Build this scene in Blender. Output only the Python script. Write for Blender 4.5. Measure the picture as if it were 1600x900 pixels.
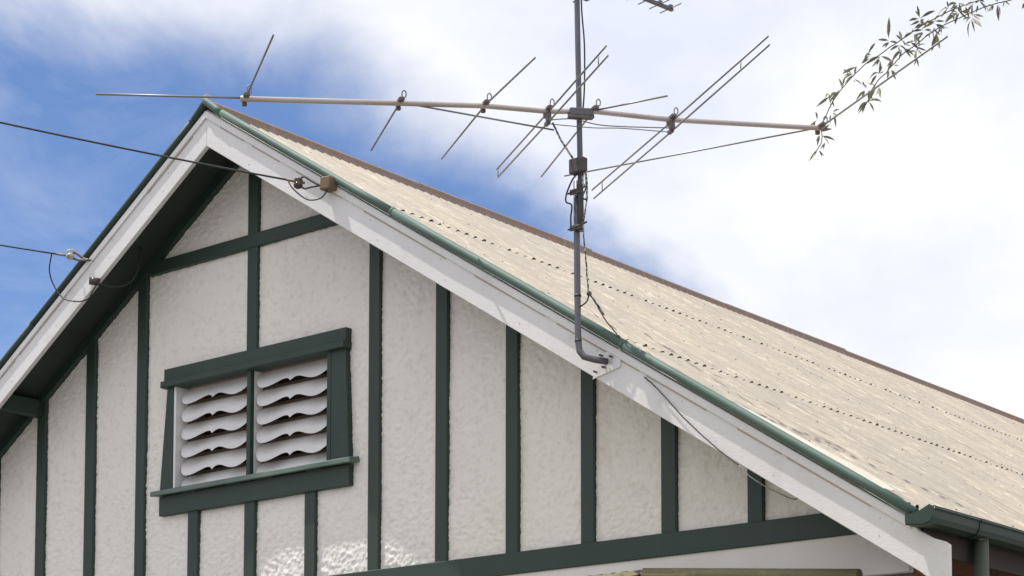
import bpy, bmesh, math, random
import numpy as np
from mathutils import Vector, Matrix, noise

# ------------------------------------------------------------------ camera, sky, sun, exposure
scene = bpy.context.scene
COL = scene.collection
for o in list(bpy.data.objects):
    bpy.data.objects.remove(o)

cam_data = bpy.data.cameras.new('camera')
cam = bpy.data.objects.new('camera', cam_data)
COL.objects.link(cam)
cam_data.sensor_width = 36.0
cam_data.sensor_fit = 'HORIZONTAL'
cam_data.lens = 3078.29 / 1600.0 * 36.0
cam_data.shift_x = (800.0 - 854.23) / 1600.0
cam_data.shift_y = (1107.57 - 450.0) / 1600.0
cam_data.clip_start = 0.05
cam_data.clip_end = 3000.0
cam.matrix_world = Matrix((
    (0.778348, 0.047386, 0.626042, 8.56837),
    (0.627833, -0.058300, -0.776161, -7.79709),
    (-0.000281, 0.997174, -0.075128, 1.70),
    (0, 0, 0, 1)))
scene.camera = cam

SUN_TRAVEL = Vector((0.654, 0.387, -2.11)).normalized()     # direction the sunlight travels
TO_SUN = -SUN_TRAVEL
SUN_ELEV = math.asin(TO_SUN.z)
SUN_ROT = math.atan2(TO_SUN.x, TO_SUN.y)

world = bpy.data.worlds.new('World')
scene.world = world
world.use_nodes = True
wn, wl = world.node_tree.nodes, world.node_tree.links
wn.clear()

def wnode(t, **kw):
    n = wn.new(t)
    for k, v in kw.items():
        setattr(n, k, v)
    return n

def wmath(op, a, b=None, clamp=False):
    n = wnode('ShaderNodeMath', operation=op, use_clamp=clamp)
    for i, v in enumerate((a, b)):
        if v is None:
            continue
        if isinstance(v, (int, float)):
            n.inputs[i].default_value = v
        else:
            wl.new(v, n.inputs[i])
    return n.outputs[0]

sky = wnode('ShaderNodeTexSky', sky_type='NISHITA')
sky.sun_disc = False
sky.sun_elevation = SUN_ELEV
sky.sun_rotation = SUN_ROT
sky.altitude = 300
sky.air_density = 1.0
sky.dust_density = 0.15
sky.ozone_density = 2.2
tc = wnode('ShaderNodeTexCoord')
DIR = tc.outputs['Generated']
def wnoise(scale, detail, rough, offs, dist=0.0):
    mp = wnode('ShaderNodeMapping')
    mp.inputs['Location'].default_value = offs
    mp.inputs['Scale'].default_value = (1.0, 1.0, 1.7)
    wl.new(DIR, mp.inputs['Vector'])
    n = wnode('ShaderNodeTexNoise')
    n.inputs['Scale'].default_value = scale
    n.inputs['Detail'].default_value = detail
    n.inputs['Roughness'].default_value = rough
    n.inputs['Distortion'].default_value = dist
    wl.new(mp.outputs[0], n.inputs['Vector'])
    return n.outputs[0]
def wdot(v):
    n = wnode('ShaderNodeVectorMath', operation='DOT_PRODUCT')
    wl.new(DIR, n.inputs[0]); n.inputs[1].default_value = v
    return n.outputs['Value']
# a bank of cloud ends along two sides of a blue gap; noise frays the border
g1 = wdot((0.2281, -0.3076, 0.9237))
g2 = wdot((0.6527, 0.2161, 0.7262))
g = wmath('MAXIMUM', wmath('SUBTRACT', g1, 0.004), wmath('ADD', g2, 0.016))
frayed = wmath('MULTIPLY', wmath('SUBTRACT', wnoise(5.0, 7.0, 0.55, (3.1, 0.4, 1.7), 0.3), 0.5), 0.17)
edge = wmath('ADD', g, frayed)
mr = wnode('ShaderNodeMapRange', interpolation_type='SMOOTHSTEP')
mr.inputs['From Min'].default_value = -0.022
mr.inputs['From Max'].default_value = 0.045
wl.new(edge, mr.inputs['Value'])
bank = mr.outputs[0]
wisp = wmath('MULTIPLY', wmath('SUBTRACT', wnoise(9.0, 8.0, 0.6, (7.7, 2.3, 5.5), 0.6), 0.50, True), 0.9, True)
cover = wmath('MAXIMUM', bank, wisp)
lum = wnoise(4.5, 6.0, 0.55, (1.2, 5.1, 0.3), 0.2)
ramp = wnode('ShaderNodeValToRGB')
ramp.color_ramp.elements[0].position = 0.38
ramp.color_ramp.elements[0].color = (0.76, 0.80, 0.93, 1)
ramp.color_ramp.elements[1].position = 0.62
ramp.color_ramp.elements[1].color = (1.0, 1.0, 1.0, 1)
wl.new(lum, ramp.inputs[0])
cl = wnode('ShaderNodeVectorMath', operation='SCALE')
wl.new(ramp.outputs[0], cl.inputs[0]); cl.inputs['Scale'].default_value = 9.2
mix = wnode('ShaderNodeMix', data_type='RGBA')
tint = wnode('ShaderNodeVectorMath', operation='MULTIPLY')          # deep clear summer blue
wl.new(sky.outputs[0], tint.inputs[0]); tint.inputs[1].default_value = (0.86, 0.93, 1.12)
wl.new(cover, mix.inputs[0]); wl.new(tint.outputs[0], mix.inputs[6]); wl.new(cl.outputs[0], mix.inputs[7])
bg = wnode('ShaderNodeBackground')
bg.inputs['Strength'].default_value = 0.10
wl.new(mix.outputs[2], bg.inputs['Color'])
wo = wnode('ShaderNodeOutputWorld')
wl.new(bg.outputs[0], wo.inputs[0])

sun_data = bpy.data.lights.new('sun', 'SUN')
sun_data.energy = 4.2
sun_data.angle = math.radians(0.53)
sun_data.color = (1.0, 0.955, 0.89)
sun = bpy.data.objects.new('sun', sun_data)
COL.objects.link(sun)
sun.rotation_euler = SUN_TRAVEL.to_track_quat('-Z', 'Y').to_euler()
sun.location = (-6, -4, 20)

scene.view_settings.view_transform = 'Standard'
scene.view_settings.look = 'None'
scene.view_settings.gamma = 1.0
scene.view_settings.use_curve_mapping = False
scene.view_settings.exposure = 0.22

# ------------------------------------------------------------------ helpers
RND = random.Random(11)
class MB:
    def __init__(s):
        s.v, s.f, s.sm = [], [], []
    def face(s, idx, smooth=False):
        s.f.append(idx); s.sm.append(smooth)
    def box(s, x0, x1, y0, y1, z0, z1, top=None):
        """box; top = function x -> z for a slanted top"""
        b = len(s.v)
        for z in (0, 1):
            for (x, y) in ((x0, y0), (x1, y0), (x1, y1), (x0, y1)):
                s.v.append((x, y, z0 if z == 0 else (top(x) if top else z1)))
        for q in ((0, 3, 2, 1), (4, 5, 6, 7), (0, 1, 5, 4), (1, 2, 6, 5), (2, 3, 7, 6), (3, 0, 4, 7)):
            s.face([b + i for i in q])
        return s
    def prism_xz(s, poly, y0, y1):
        """poly in (x,z), anticlockwise seen from -y, extruded y0 (front) to y1"""
        b = len(s.v); n = len(poly)
        for (x, z) in poly: s.v.append((x, y0, z))
        for (x, z) in poly: s.v.append((x, y1, z))
        s.face([b + i for i in range(n)])
        s.face([b + n + i for i in range(n)][::-1])
        for i in range(n):
            j = (i + 1) % n
            s.face([b + i, b + n + i, b + n + j, b + j])
        return s
    def tube(s, pts, r, n=8, cap=True, flat=1.0):
        pts = [Vector(p) for p in pts]
        rs = r if isinstance(r, (list, tuple)) else [r] * len(pts)
        b = len(s.v)
        t0 = (pts[1] - pts[0]).normalized()
        ref = Vector((0, 0, 1)) if abs(t0.z) < 0.9 else Vector((0, 1, 0))
        u = t0.cross(ref).normalized()
        for i, p in enumerate(pts):
            if i == 0: t = pts[1] - p
            elif i == len(pts) - 1: t = p - pts[i - 1]
            else: t = (pts[i + 1] - p).normalized() + (p - pts[i - 1]).normalized()
            t.normalize()
            u = (u - t * u.dot(t)).normalized()
            w = t.cross(u)
            for k in range(n):
                a = 2 * math.pi * k / n
                s.v.append(tuple(p + (u * math.cos(a) + w * math.sin(a) * flat) * rs[i]))
        for i in range(len(pts) - 1):
            for k in range(n):
                k2 = (k + 1) % n
                s.face([b + i * n + k, b + i * n + k2, b + (i + 1) * n + k2, b + (i + 1) * n + k], True)
        if cap:
            s.face([b + k for k in range(n)][::-1])
            e = b + (len(pts) - 1) * n
            s.face([e + k for k in range(n)])
        return s
    def obox(s, c, ax, ay, az, hx, hy, hz):
        """box centred c with half sizes along given unit axes"""
        b = len(s.v); c = Vector(c)
        for sz in (-1, 1):
            for (sx, sy) in ((-1, -1), (1, -1), (1, 1), (-1, 1)):
                s.v.append(tuple(c + ax * hx * sx + ay * hy * sy + az * hz * sz))
        for q in ((0, 3, 2, 1), (4, 5, 6, 7), (0, 1, 5, 4), (1, 2, 6, 5), (2, 3, 7, 6), (3, 0, 4, 7)):
            s.face([b + i for i in q])
        return s
    def mesh(s, name):
        me = bpy.data.meshes.new(name)
        me.from_pydata(s.v, [], s.f)
        me.polygons.foreach_set('use_smooth', s.sm)
        me.update()
        return me
    def build(s, name, mat, parent=None, bevel=0.0):
        me = s.mesh(name)
        if bevel > 0:
            bm = bmesh.new(); bm.from_mesh(me)
            bmesh.ops.recalc_face_normals(bm, faces=bm.faces)
            es = [e for e in bm.edges if len(e.link_faces) == 2 and e.calc_face_angle(0) > 0.6]
            bmesh.ops.bevel(bm, geom=es, offset=bevel, segments=1, affect='EDGES', profile=0.5)
            bm.to_mesh(me); bm.free()
        return link(name, me, mat, parent)

def link(name, me, mat, parent=None):
    if mat is not None and not me.materials:
        me.materials.append(mat)
    o = bpy.data.objects.new(name, me)
    COL.objects.link(o)
    if parent is not None:
        o.parent = parent
    return o
def empty(name, loc=(0, 0, 0), parent=None):
    o = bpy.data.objects.new(name, None)
    o.empty_display_size = 0.2
    COL.objects.link(o)
    o.location = loc
    if parent is not None: o.parent = parent
    return o
def tag(o, label, cat, group=None, kind=None):
    o['label'] = label; o['category'] = cat
    if group: o['group'] = group
    if kind: o['kind'] = kind
    return o

# ------------------------------------------------------------------ materials
class MT:
    """small wrapper to write node materials"""
    def __init__(s, name, rough=0.6, metal=0.0, spec=0.5):
        s.m = bpy.data.materials.new(name); s.m.use_nodes = True
        s.n, s.l = s.m.node_tree.nodes, s.m.node_tree.links
        s.p = s.n['Principled BSDF']
        s.p.inputs['Roughness'].default_value = rough
        s.p.inputs['Metallic'].default_value = metal
        s.p.inputs['Specular IOR Level'].default_value = spec
        s.geo = s.n.new('ShaderNodeNewGeometry')
    def set(s, sock, v):
        if isinstance(v, bpy.types.NodeSocket): s.l.new(v, sock)
        elif isinstance(v, (tuple, list)) and len(v) == 3 and sock.type == 'RGBA': sock.default_value = (*v, 1)
        else: sock.default_value = v
    def noise(s, scale, detail=4, rough=0.55, stretch=(1, 1, 1), offs=(0, 0, 0), dist=0.0):
        mp = s.n.new('ShaderNodeMapping')
        mp.inputs['Scale'].default_value = stretch
        mp.inputs['Location'].default_value = offs
        s.l.new(s.geo.outputs['Position'], mp.inputs['Vector'])
        t = s.n.new('ShaderNodeTexNoise')
        t.inputs['Scale'].default_value = scale
        t.inputs['Detail'].default_value = detail
        t.inputs['Roughness'].default_value = rough
        t.inputs['Distortion'].default_value = dist
        s.l.new(mp.outputs[0], t.inputs['Vector'])
        return t.outputs[0]
    def rng(s, v, a, b, c=0.0, d=1.0):
        m = s.n.new('ShaderNodeMapRange')
        s.l.new(v, m.inputs[0])
        for i, x in enumerate((a, b, c, d)): m.inputs[1 + i].default_value = x
        return m.outputs[0]
    def mix(s, fac, a, b):
        m = s.n.new('ShaderNodeMix'); m.data_type = 'RGBA'
        s.set(m.inputs[0], fac); s.set(m.inputs[6], a); s.set(m.inputs[7], b)
        return m.outputs[2]
    def math(s, op, a, b):
        m = s.n.new('ShaderNodeMath'); m.operation = op
        s.set(m.inputs[0], a); s.set(m.inputs[1], b)
        return m.outputs[0]
    def color(s, v): s.set(s.p.inputs['Base Color'], v); return s
    def bump(s, h, strength, dist):
        b = s.n.new('ShaderNodeBump')
        b.inputs['Strength'].default_value = strength
        b.inputs['Distance'].default_value = dist
        s.l.new(h, b.inputs['Height']); s.l.new(b.outputs[0], s.p.inputs['Normal'])
        return s

def paint(name, col, var, rough, spots=None, grain=0.0008):
    m = MT(name, rough)
    n1 = m.noise(2.3, 5, 0.6)
    c = m.mix(m.rng(n1, 0.3, 0.7), col, var)
    n2 = m.noise(38, 4, 0.65)
    c = m.mix(m.rng(n2, 0.60, 0.78, 0, 0.5), c, tuple(x * 0.78 for x in var))
    if spots:
        n3 = m.noise(9, 7, 0.7, offs=(4, 2, 1))
        c = m.mix(m.rng(n3, 0.62, 0.74, 0, 0.55), c, spots)
    m.color(c)
    m.bump(m.noise(160, 3, 0.6), 0.35, grain)
    return m.m

# stucco
m = MT('stucco', 0.92, spec=0.15)
c = m.mix(m.rng(m.noise(1.6, 5, 0.6), 0.3, 0.7), (0.86, 0.825, 0.785), (0.82, 0.78, 0.735))
c = m.mix(m.rng(m.noise(26, 4, 0.65), 0.52, 0.75, 0, 0.5), c, (0.60, 0.55, 0.48))
# dust and mould gather high up in the peak and in streaks
c = m.mix(m.rng(m.noise(3.5, 7, 0.7, offs=(2, 9, 4), stretch=(1.6, 1, .55)), 0.58, 0.76, 0, 0.3), c, (0.52, 0.45, 0.36))
# drip marks run down from the timbers
c = m.mix(m.rng(m.noise(13, 6, 0.7, stretch=(1.5, 1, .10), offs=(6, 3, 2)), 0.62, 0.80, 0, 0.16), c, (0.52, 0.47, 0.40))
m.color(c)
m.bump(m.noise(110, 5, 0.7), 0.75, 0.005)
STUCCO = m.m
SMOOTH_RENDER = paint('smooth_render', (0.76, 0.735, 0.70), (0.69, 0.655, 0.61), 0.75, (0.45, 0.36, 0.29))
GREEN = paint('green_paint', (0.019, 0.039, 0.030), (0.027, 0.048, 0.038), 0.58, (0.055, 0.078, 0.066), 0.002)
DGREEN = paint('soffit_green', (0.018, 0.027, 0.023), (0.024, 0.033, 0.028), 0.6, None)
PIPE = paint('pipe_olive', (0.085, 0.095, 0.072), (0.065, 0.075, 0.058), 0.6)
WORNGREEN = paint('worn_green', (0.060, 0.105, 0.085), (0.16, 0.22, 0.19), 0.55, (0.30, 0.31, 0.28))
# barge boards: white enamel with brush marks and dirt
m = MT('white_paint', 0.48)
c = m.mix(m.rng(m.noise(1.9, 6, 0.6), 0.3, 0.7), (0.74, 0.725, 0.725), (0.655, 0.64, 0.64))
c = m.mix(m.rng(m.noise(5, 8, 0.75, stretch=(1.6, 1, 1)), 0.54, 0.74, 0, 0.5), c, (0.52, 0.47, 0.42))
c = m.mix(m.rng(m.noise(42, 5, 0.7), 0.63, 0.74, 0, 0.65), c, (0.40, 0.35, 0.30))
m.color(c)
m.bump(m.noise(45, 5, 0.6, stretch=(1, 1, 3.0)), 0.35, 0.003)
WHITE = m.m
GRIME = paint('grime', (0.40, 0.33, 0.27), (0.50, 0.44, 0.38), 0.9)
LOUVRE = paint('louvre_paint', (0.78, 0.76, 0.75), (0.70, 0.68, 0.67), 0.6, (0.58, 0.53, 0.49))
BROWN = paint('brown_timber', (0.30, 0.215, 0.18), (0.24, 0.165, 0.14), 0.8)
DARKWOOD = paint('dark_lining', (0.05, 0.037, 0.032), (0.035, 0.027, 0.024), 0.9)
BLOCKWOOD = paint('weathered_block', (0.19, 0.125, 0.07), (0.12, 0.078, 0.042), 0.7)

# corrugated iron: old cream paint, streaked along the fall, grey where it has gone
def roof_mat(name, base, var, grey, dirt, rust):
    m = MT(name, 0.6, 0.0, 0.35)
    oi = m.n.new('ShaderNodeObjectInfo')
    c = m.mix(m.rng(m.noise(1.1, 4, 0.5), 0.35, 0.65), base, var)
    c = m.mix(m.math('MULTIPLY', oi.outputs['Random'], 0.35), c, grey)
    st = m.noise(16, 6, 0.7, stretch=(0.10, 1, 0.10))
    c = m.mix(m.rng(st, 0.44, 0.62, 0, 0.75), c, grey)
    c = m.mix(m.rng(m.noise(26, 7, 0.8, stretch=(0.2, 1, 0.2), offs=(3, 1, 0)), 0.53, 0.64, 0, 0.85), c, tuple(min(.7, x * 1.5) for x in base))
    c = m.mix(m.rng(m.noise(34, 6, 0.8, stretch=(0.25, 1, 0.25), offs=(5, 9, 0)), 0.55, 0.70, 0, 0.6), c, tuple(x * .62 for x in grey))
    c = m.mix(m.rng(m.noise(10, 8, 0.8, stretch=(0.3, 1, 0.3), offs=(8, 5, 0)), 0.58, 0.72, 0, 0.7), c, dirt)
    c = m.mix(m.rng(m.noise(0.8, 5, 0.6, offs=(2, 2, 6)), 0.45, 0.7, 0, 0.45), c, grey)
    c = m.mix(m.rng(m.noise(3, 8, 0.75, offs=(1, 7, 3)), 0.64, 0.76, 0, 0.5), c, rust)
    m.color(c)
    m.bump(m.noise(90, 3, 0.6, stretch=(0.3, 1, 0.3)), 0.25, 0.0015)
    return m.m
ROOF = roof_mat('cream_iron', (0.43, 0.372, 0.288), (0.385, 0.338, 0.268), (0.30, 0.277, 0.24), (0.17, 0.145, 0.115), (0.33, 0.22, 0.14))
RIDGE = roof_mat('rusty_ridge', (0.29, 0.165, 0.11), (0.25, 0.165, 0.125), (0.22, 0.19, 0.175), (0.08, 0.06, 0.05), (0.20, 0.09, 0.05))
FLASH = roof_mat('pale_flashing', (0.55, 0.49, 0.40), (0.50, 0.45, 0.36), (0.5, 0.47, 0.42), (0.2, 0.17, 0.14), (0.33, 0.24, 0.16))
m = MT('cap_green', 0.62)
c = m.mix(m.rng(m.noise(2.6, 6, 0.65), 0.3, 0.7), (0.062, 0.112, 0.092), (0.085, 0.138, 0.116))
c = m.mix(m.rng(m.noise(5, 8, 0.75, offs=(3, 3, 3)), 0.58, 0.74, 0, 0.6), c, (0.24, 0.30, 0.27))
m.color(c); m.bump(m.noise(60, 3), 0.15, 0.001)
CAPGREEN = m.m
m = MT('dull_galvanised', 0.5, 0.55)
c = m.mix(m.rng(m.noise(5, 5, 0.6), 0.35, 0.7), (0.15, 0.147, 0.165), (0.105, 0.10, 0.115))
c = m.mix(m.rng(m.noise(24, 4, 0.6), 0.62, 0.75, 0, 0.5), c, (0.10, 0.08, 0.07))
m.color(c); GALV = m.m
m = MT('boom_alloy', 0.42, 0.6)
c = m.mix(m.rng(m.noise(3, 4, 0.6), 0.35, 0.7), (0.52, 0.46, 0.44), (0.42, 0.36, 0.345))
m.color(c); BOOM = m.m
m = MT('rod_alloy', 0.45, 0.5)
c = m.mix(m.rng(m.noise(3, 3, 0.6), 0.35, 0.7), (0.27, 0.26, 0.255), (0.21, 0.205, 0.20))
m.color(c); ROD = m.m
m = MT('bracket_steel', 0.6, 0.3)
c = m.mix(m.rng(m.noise(30, 4, 0.6), 0.4, 0.65), (0.17, 0.145, 0.135), (0.12, 0.10, 0.095))
m.color(c); BRACK = m.m
m = MT('dark_steel', 0.65, 0.2)
m.color(m.mix(m.rng(m.noise(25, 4, 0.6), 0.35, 0.65), (0.085, 0.072, 0.070), (0.055, 0.045, 0.042))); DSTEEL = m.m
m = MT('black_cable', 0.5); m.color(m.mix(m.rng(m.noise(40, 3), 0.4, 0.6), (0.022, 0.021, 0.022), (0.035, 0.033, 0.034))); CABLE = m.m
m = MT('faded_cable', 0.6); m.color(m.mix(m.rng(m.noise(70, 2, 0.5), 0.48, 0.54), (0.05, 0.048, 0.05), (0.42, 0.40, 0.38))); FADED = m.m
m = MT('porcelain', 0.15); m.color(m.mix(m.rng(m.noise(30, 3), 0.4, 0.6), (0.55, 0.53, 0.52), (0.35, 0.33, 0.34))); PORC = m.m
m = MT('brown_porcelain', 0.2); m.color(m.mix(m.rng(m.noise(30, 3), 0.4, 0.6), (0.09, 0.06, 0.055), (0.06, 0.045, 0.045))); BPORC = m.m
m = MT('copper_wrap', 0.5); m.color(m.mix(m.rng(m.noise(120, 2), 0.4, 0.6), (0.25, 0.12, 0.10), (0.16, 0.08, 0.07))); WRAP = m.m
m = MT('brick', 0.85)
oi = m.n.new('ShaderNodeObjectInfo')
c = m.mix(oi.outputs['Random'], (0.15, 0.065, 0.04), (0.30, 0.125, 0.065))
c = m.mix(m.rng(m.noise(40, 5, 0.65), 0.5, 0.75, 0, 0.6), c, (0.09, 0.05, 0.04))
m.color(c); m.bump(m.noise(120, 3), 0.4, 0.002); BRICK = m.m
m = MT('brick_far', 0.88)
bt = m.n.new('ShaderNodeTexBrick')
mp = m.n.new('ShaderNodeMapping'); mp.inputs['Rotation'].default_value = (math.pi / 2, 0, 0)
sep = m.n.new('ShaderNodeSeparateXYZ'); m.l.new(m.geo.outputs['Position'], sep.inputs[0])
cmb = m.n.new('ShaderNodeCombineXYZ')
m.l.new(m.math('ADD', sep.outputs[0], sep.outputs[1]), cmb.inputs[0]); m.l.new(sep.outputs[2], cmb.inputs[1])
m.l.new(cmb.outputs[0], bt.inputs['Vector'])
bt.inputs['Scale'].default_value = 1.0
bt.inputs['Brick Width'].default_value = 0.24; bt.inputs['Row Height'].default_value = 0.086
bt.inputs['Mortar Size'].default_value = 0.006
bt.inputs['Color1'].default_value = (0.16, 0.07, 0.045, 1); bt.inputs['Color2'].default_value = (0.26, 0.11, 0.06, 1)
bt.inputs['Mortar'].default_value = (0.25, 0.22, 0.19, 1)
m.color(bt.outputs[0]); BRICKFAR = m.m
m = MT('mortar', 0.9); m.color(m.mix(m.rng(m.noise(30, 4), 0.3, 0.7), (0.22, 0.19, 0.165), (0.15, 0.13, 0.115))); MORTAR = m.m
OLIVE = roof_mat('olive_iron', (0.23, 0.21, 0.105), (0.19, 0.17, 0.085), (0.22, 0.20, 0.13), (0.09, 0.08, 0.05), (0.20, 0.15, 0.08))
m = MT('leaf', 0.55)
oi = m.n.new('ShaderNodeObjectInfo')
m.color(m.mix(oi.outputs['Random'], (0.15, 0.155, 0.115), (0.23, 0.215, 0.13)))
LEAF = m.m
m = MT('twig', 0.75); m.color(m.mix(m.rng(m.noise(40, 3), 0.4, 0.6), (0.12, 0.095, 0.07), (0.085, 0.07, 0.055))); TWIG = m.m
m = MT('ground', 0.95)
c = m.mix(m.rng(m.noise(0.35, 6, 0.6), 0.35, 0.65), (0.19, 0.18, 0.17), (0.13, 0.128, 0.118))
m.color(c); GROUND = m.m

# ------------------------------------------------------------------ the setting
g = MB()
g.v = [(-900, -900, 0), (900, -900, 0), (900, 900, 0), (-900, 900, 0)]; g.face([0, 1, 2, 3])
go = g.build('ground', GROUND); go['kind'] = 'structure'

# ------------------------------------------------------------------ the house
TH = math.radians(32.486); CT, ST, TT = math.cos(TH), math.sin(TH), math.tan(TH)
AX = 0.039                      # centre line of the gable
ZR = 6.045                      # height of the roof sheet crests on the centre line
YB = -0.363                     # front face of the barge boards
BACK = 12.6
def rake(z, x): return z - TT * abs(x - AX)
house = empty('house', (AX, 0, 0))
house.location = (0, 0, 0)
tag(house, 'white stuccoed gable with green battens, louvred vent and cream corrugated roof', 'house')

# --- stucco, one lattice cut into panels along the battens
STEP = 0.0085
X0, X1, Z0, Z1 = -4.30, 4.36, 3.10, 6.00
nx, nz = int((X1 - X0) / STEP) + 1, int((Z1 - Z0) / STEP) + 1
rng = np.random.default_rng(5)
def band(nz, nx, lx, lz, seed):
    r = np.random.default_rng(seed).standard_normal((nz, nx))
    kx = np.fft.fftfreq(nx, STEP)[None, :]; kz = np.fft.fftfreq(nz, STEP)[:, None]
    k2 = (kx * lx) ** 2 + (kz * lz) ** 2
    filt = k2 * np.exp(-k2 * 1.0)
    h = np.fft.ifft2(np.fft.fft2(r) * filt).real
    return h / h.std()
H = band(nz, nx, 0.034, 0.024, 1) * 0.0017 + band(nz, nx, 0.085, 0.05, 2) * 0.0014 + band(nz, nx, 1.2, 0.9, 3) * 0.002
H = np.where(H > 0, H, H * 0.6)
YS = 0.024
gable = empty('gable_wall', (0, 0, 0), house)
gable['label'] = 'rough white stucco gable wall divided by dark green battens'
VENT = (-0.68, 0.80, 3.84, 4.64)
xs = X0 + np.arange(nx) * STEP; zs = Z0 + np.arange(nz) * STEP
BX = {i: i * 0.5 for i in range(-8, 9)}
cells = {}
for j in range(nz - 1):
    zc = zs[j] + STEP / 2
    for i in range(nx - 1):
        xc = xs[i] + STEP / 2
        if zc > rake(5.985, xc): continue
        if VENT[0] < xc < VENT[1] and VENT[2] < zc < VENT[3]: continue
        col = math.floor((xc - 0.042) / 0.5)
        if -2 <= col <= 1:
            if zc > 5.34: pid = ('peak', xc > 0.042)
            elif zc > 3.86 or col in (-2, 1): pid = ('mid', xc > 0.042)
            else: pid = ('low', col)
        else: pid = ('side', col)
        cells.setdefault(pid, []).append((i, j))
for pid in sorted(cells, key=str):
    idx = {}; vv = []; ff = []
    for (i, j) in cells[pid]:
        q = []
        for (a, b) in ((i, j), (i + 1, j), (i + 1, j + 1), (i, j + 1)):
            k = idx.get((a, b))
            if k is None:
                k = len(vv); idx[(a, b)] = k
                vv.append((xs[a], YS - H[b, a], zs[b]))
            q.append(k)
        ff.append(q)
    me = bpy.data.meshes.new('stucco_panel')
    me.from_pydata(vv, [], ff)
    me.polygons.foreach_set('use_smooth', [True] * len(ff))
    me.update()
    link('stucco_panel', me, STUCCO, gable)
# solid wall core behind the render
core = MB()
core.prism_xz([(-4.27, 3.0), (-0.655, 3.0), (-0.655, rake(5.95, -0.655)), (-4.27, rake(5.95, -4.27))], 0.046, 0.20)
core.prism_xz([(0.735, 3.0), (4.34, 3.0), (4.34, rake(5.95, 4.34)), (0.735, rake(5.95, 0.735))], 0.046, 0.20)
core.prism_xz([(-0.655, 4.60), (0.735, 4.60), (0.735, rake(5.95, 0.735)), (AX, 5.95), (-0.655, rake(5.95, -0.655))], 0.046, 0.20)
core.box(-0.655, 0.735, 0.046, 0.20, 3.0, 3.89)
core.build('wall_core', SMOOTH_RENDER, gable)

# --- battens
BW = 0.086
def batten(x0, x1, z0, z1=None, top=None, y0=0.0, name='batten', mat=GREEN):
    j = [RND.uniform(-.003, .003) for _ in range(3)]
    b = MB()
    b.box(x0 + j[0], x1 + j[1], y0 + j[2] * .5, 0.05, z0, z1, top)
    return b.build(name, mat, gable, bevel=0.0035)
for i in range(-8, 9):
    x = i * 0.5
    if rake(5.95, x) < 3.33: continue
    if i in (-1, 1):
        batten(x, x + BW, 3.275, 3.80)
    elif i == 0:
        batten(x - .002, x + BW, 3.275, 3.80)
        batten(x - .002, x + BW, 4.67, 5.90)
    else:
        batten(x, x + BW, 3.275, top=lambda xx: rake(5.955, xx))
batten(-0.90, 0.99, 5.300, 5.382, y0=-0.004, name='collar_rail')
batten(-4.2, 4.26, 3.166, 3.281, y0=-0.008, name='bottom_rail')
# rake battens under the soffit
for s in (-1, 1):
    xe = AX + s * 4.25
    poly = [(AX, 5.918), (xe, rake(5.918, xe)), (xe, rake(5.99, xe)), (AX, 5.99)]
    if s > 0: poly = poly
    else: poly = poly[::-1]
    MB().prism_xz(poly, -0.014, 0.05).build('rake_batten', GREEN, gable)
MB().box(-4.27, 4.352, 0.004, 0.05, 2.972, 3.170).build('frieze_board', SMOOTH_RENDER, gable, bevel=0.002)

# --- louvred vent
vent = empty('gable_vent', (0, 0, 0), house)
vent['label'] = 'louvred vent with scalloped white blades in a dark green frame'
VG = GREEN
MB().box(-0.715, 0.846, -0.022, 0.06, 4.598, 4.679).build('head_board', VG, vent, bevel=0.003)
MB().box(-0.722, 0.850, -0.046, 0.06, 4.560, 4.600).build('drip_mould', VG, vent, bevel=0.004)
MB().prism_xz([(-0.747, 3.93), (-0.632, 3.93), (-0.632, 4.562), (-0.688, 4.562)], -0.016, 0.06).build('jamb', VG, vent, bevel=0.002)
MB().prism_xz([(0.722, 3.93), (0.866, 3.93), (0.836, 4.562), (0.722, 4.562)], -0.014, 0.06).build('jamb', VG, vent, bevel=0.002)
MB().box(0.690, 0.721, -0.016, 0.15, 3.93, 4.562).build('stop_bead', VG, vent, bevel=0.002)
MB().box(-0.631, -0.612, -0.010, 0.085, 3.93, 4.562).build('reveal', LOUVRE, vent)
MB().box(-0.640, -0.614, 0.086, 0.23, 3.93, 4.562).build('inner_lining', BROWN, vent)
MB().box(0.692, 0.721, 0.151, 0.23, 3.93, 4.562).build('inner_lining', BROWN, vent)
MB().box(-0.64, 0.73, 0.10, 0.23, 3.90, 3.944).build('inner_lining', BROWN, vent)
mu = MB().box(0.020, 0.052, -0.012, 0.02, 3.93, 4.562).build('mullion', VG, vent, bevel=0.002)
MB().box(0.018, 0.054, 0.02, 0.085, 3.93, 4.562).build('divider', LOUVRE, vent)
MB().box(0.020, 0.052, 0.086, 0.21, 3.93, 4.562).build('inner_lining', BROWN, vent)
b = MB()
for (x, y, z) in [(-0.79, -0.057, 3.895), (0.915, -0.057, 3.895), (0.915, 0.09, 3.915), (-0.79, 0.09, 3.915),
                  (-0.79, -0.057, 3.925), (0.915, -0.057, 3.925), (0.915, 0.09, 3.953), (-0.79, 0.09, 3.953)]:
    b.v.append((x, y, z))
for q in ((0, 3, 2, 1), (4, 5, 6, 7), (0, 1, 5, 4), (1, 2, 6, 5), (2, 3, 7, 6), (3, 0, 4, 7)): b.face(list(q))
b.build('sill', WORNGREEN, vent, bevel=0.004)
MB().box(-0.755, 0.868, -0.014, 0.06, 3.777, 3.897).build('apron', VG, vent, bevel=0.003)
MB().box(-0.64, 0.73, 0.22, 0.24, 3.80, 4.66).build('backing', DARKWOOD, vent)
MB().box(-0.64, 0.73, 0.03, 0.23, 4.562, 4.58).build('top_lining', BROWN, vent)
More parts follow.
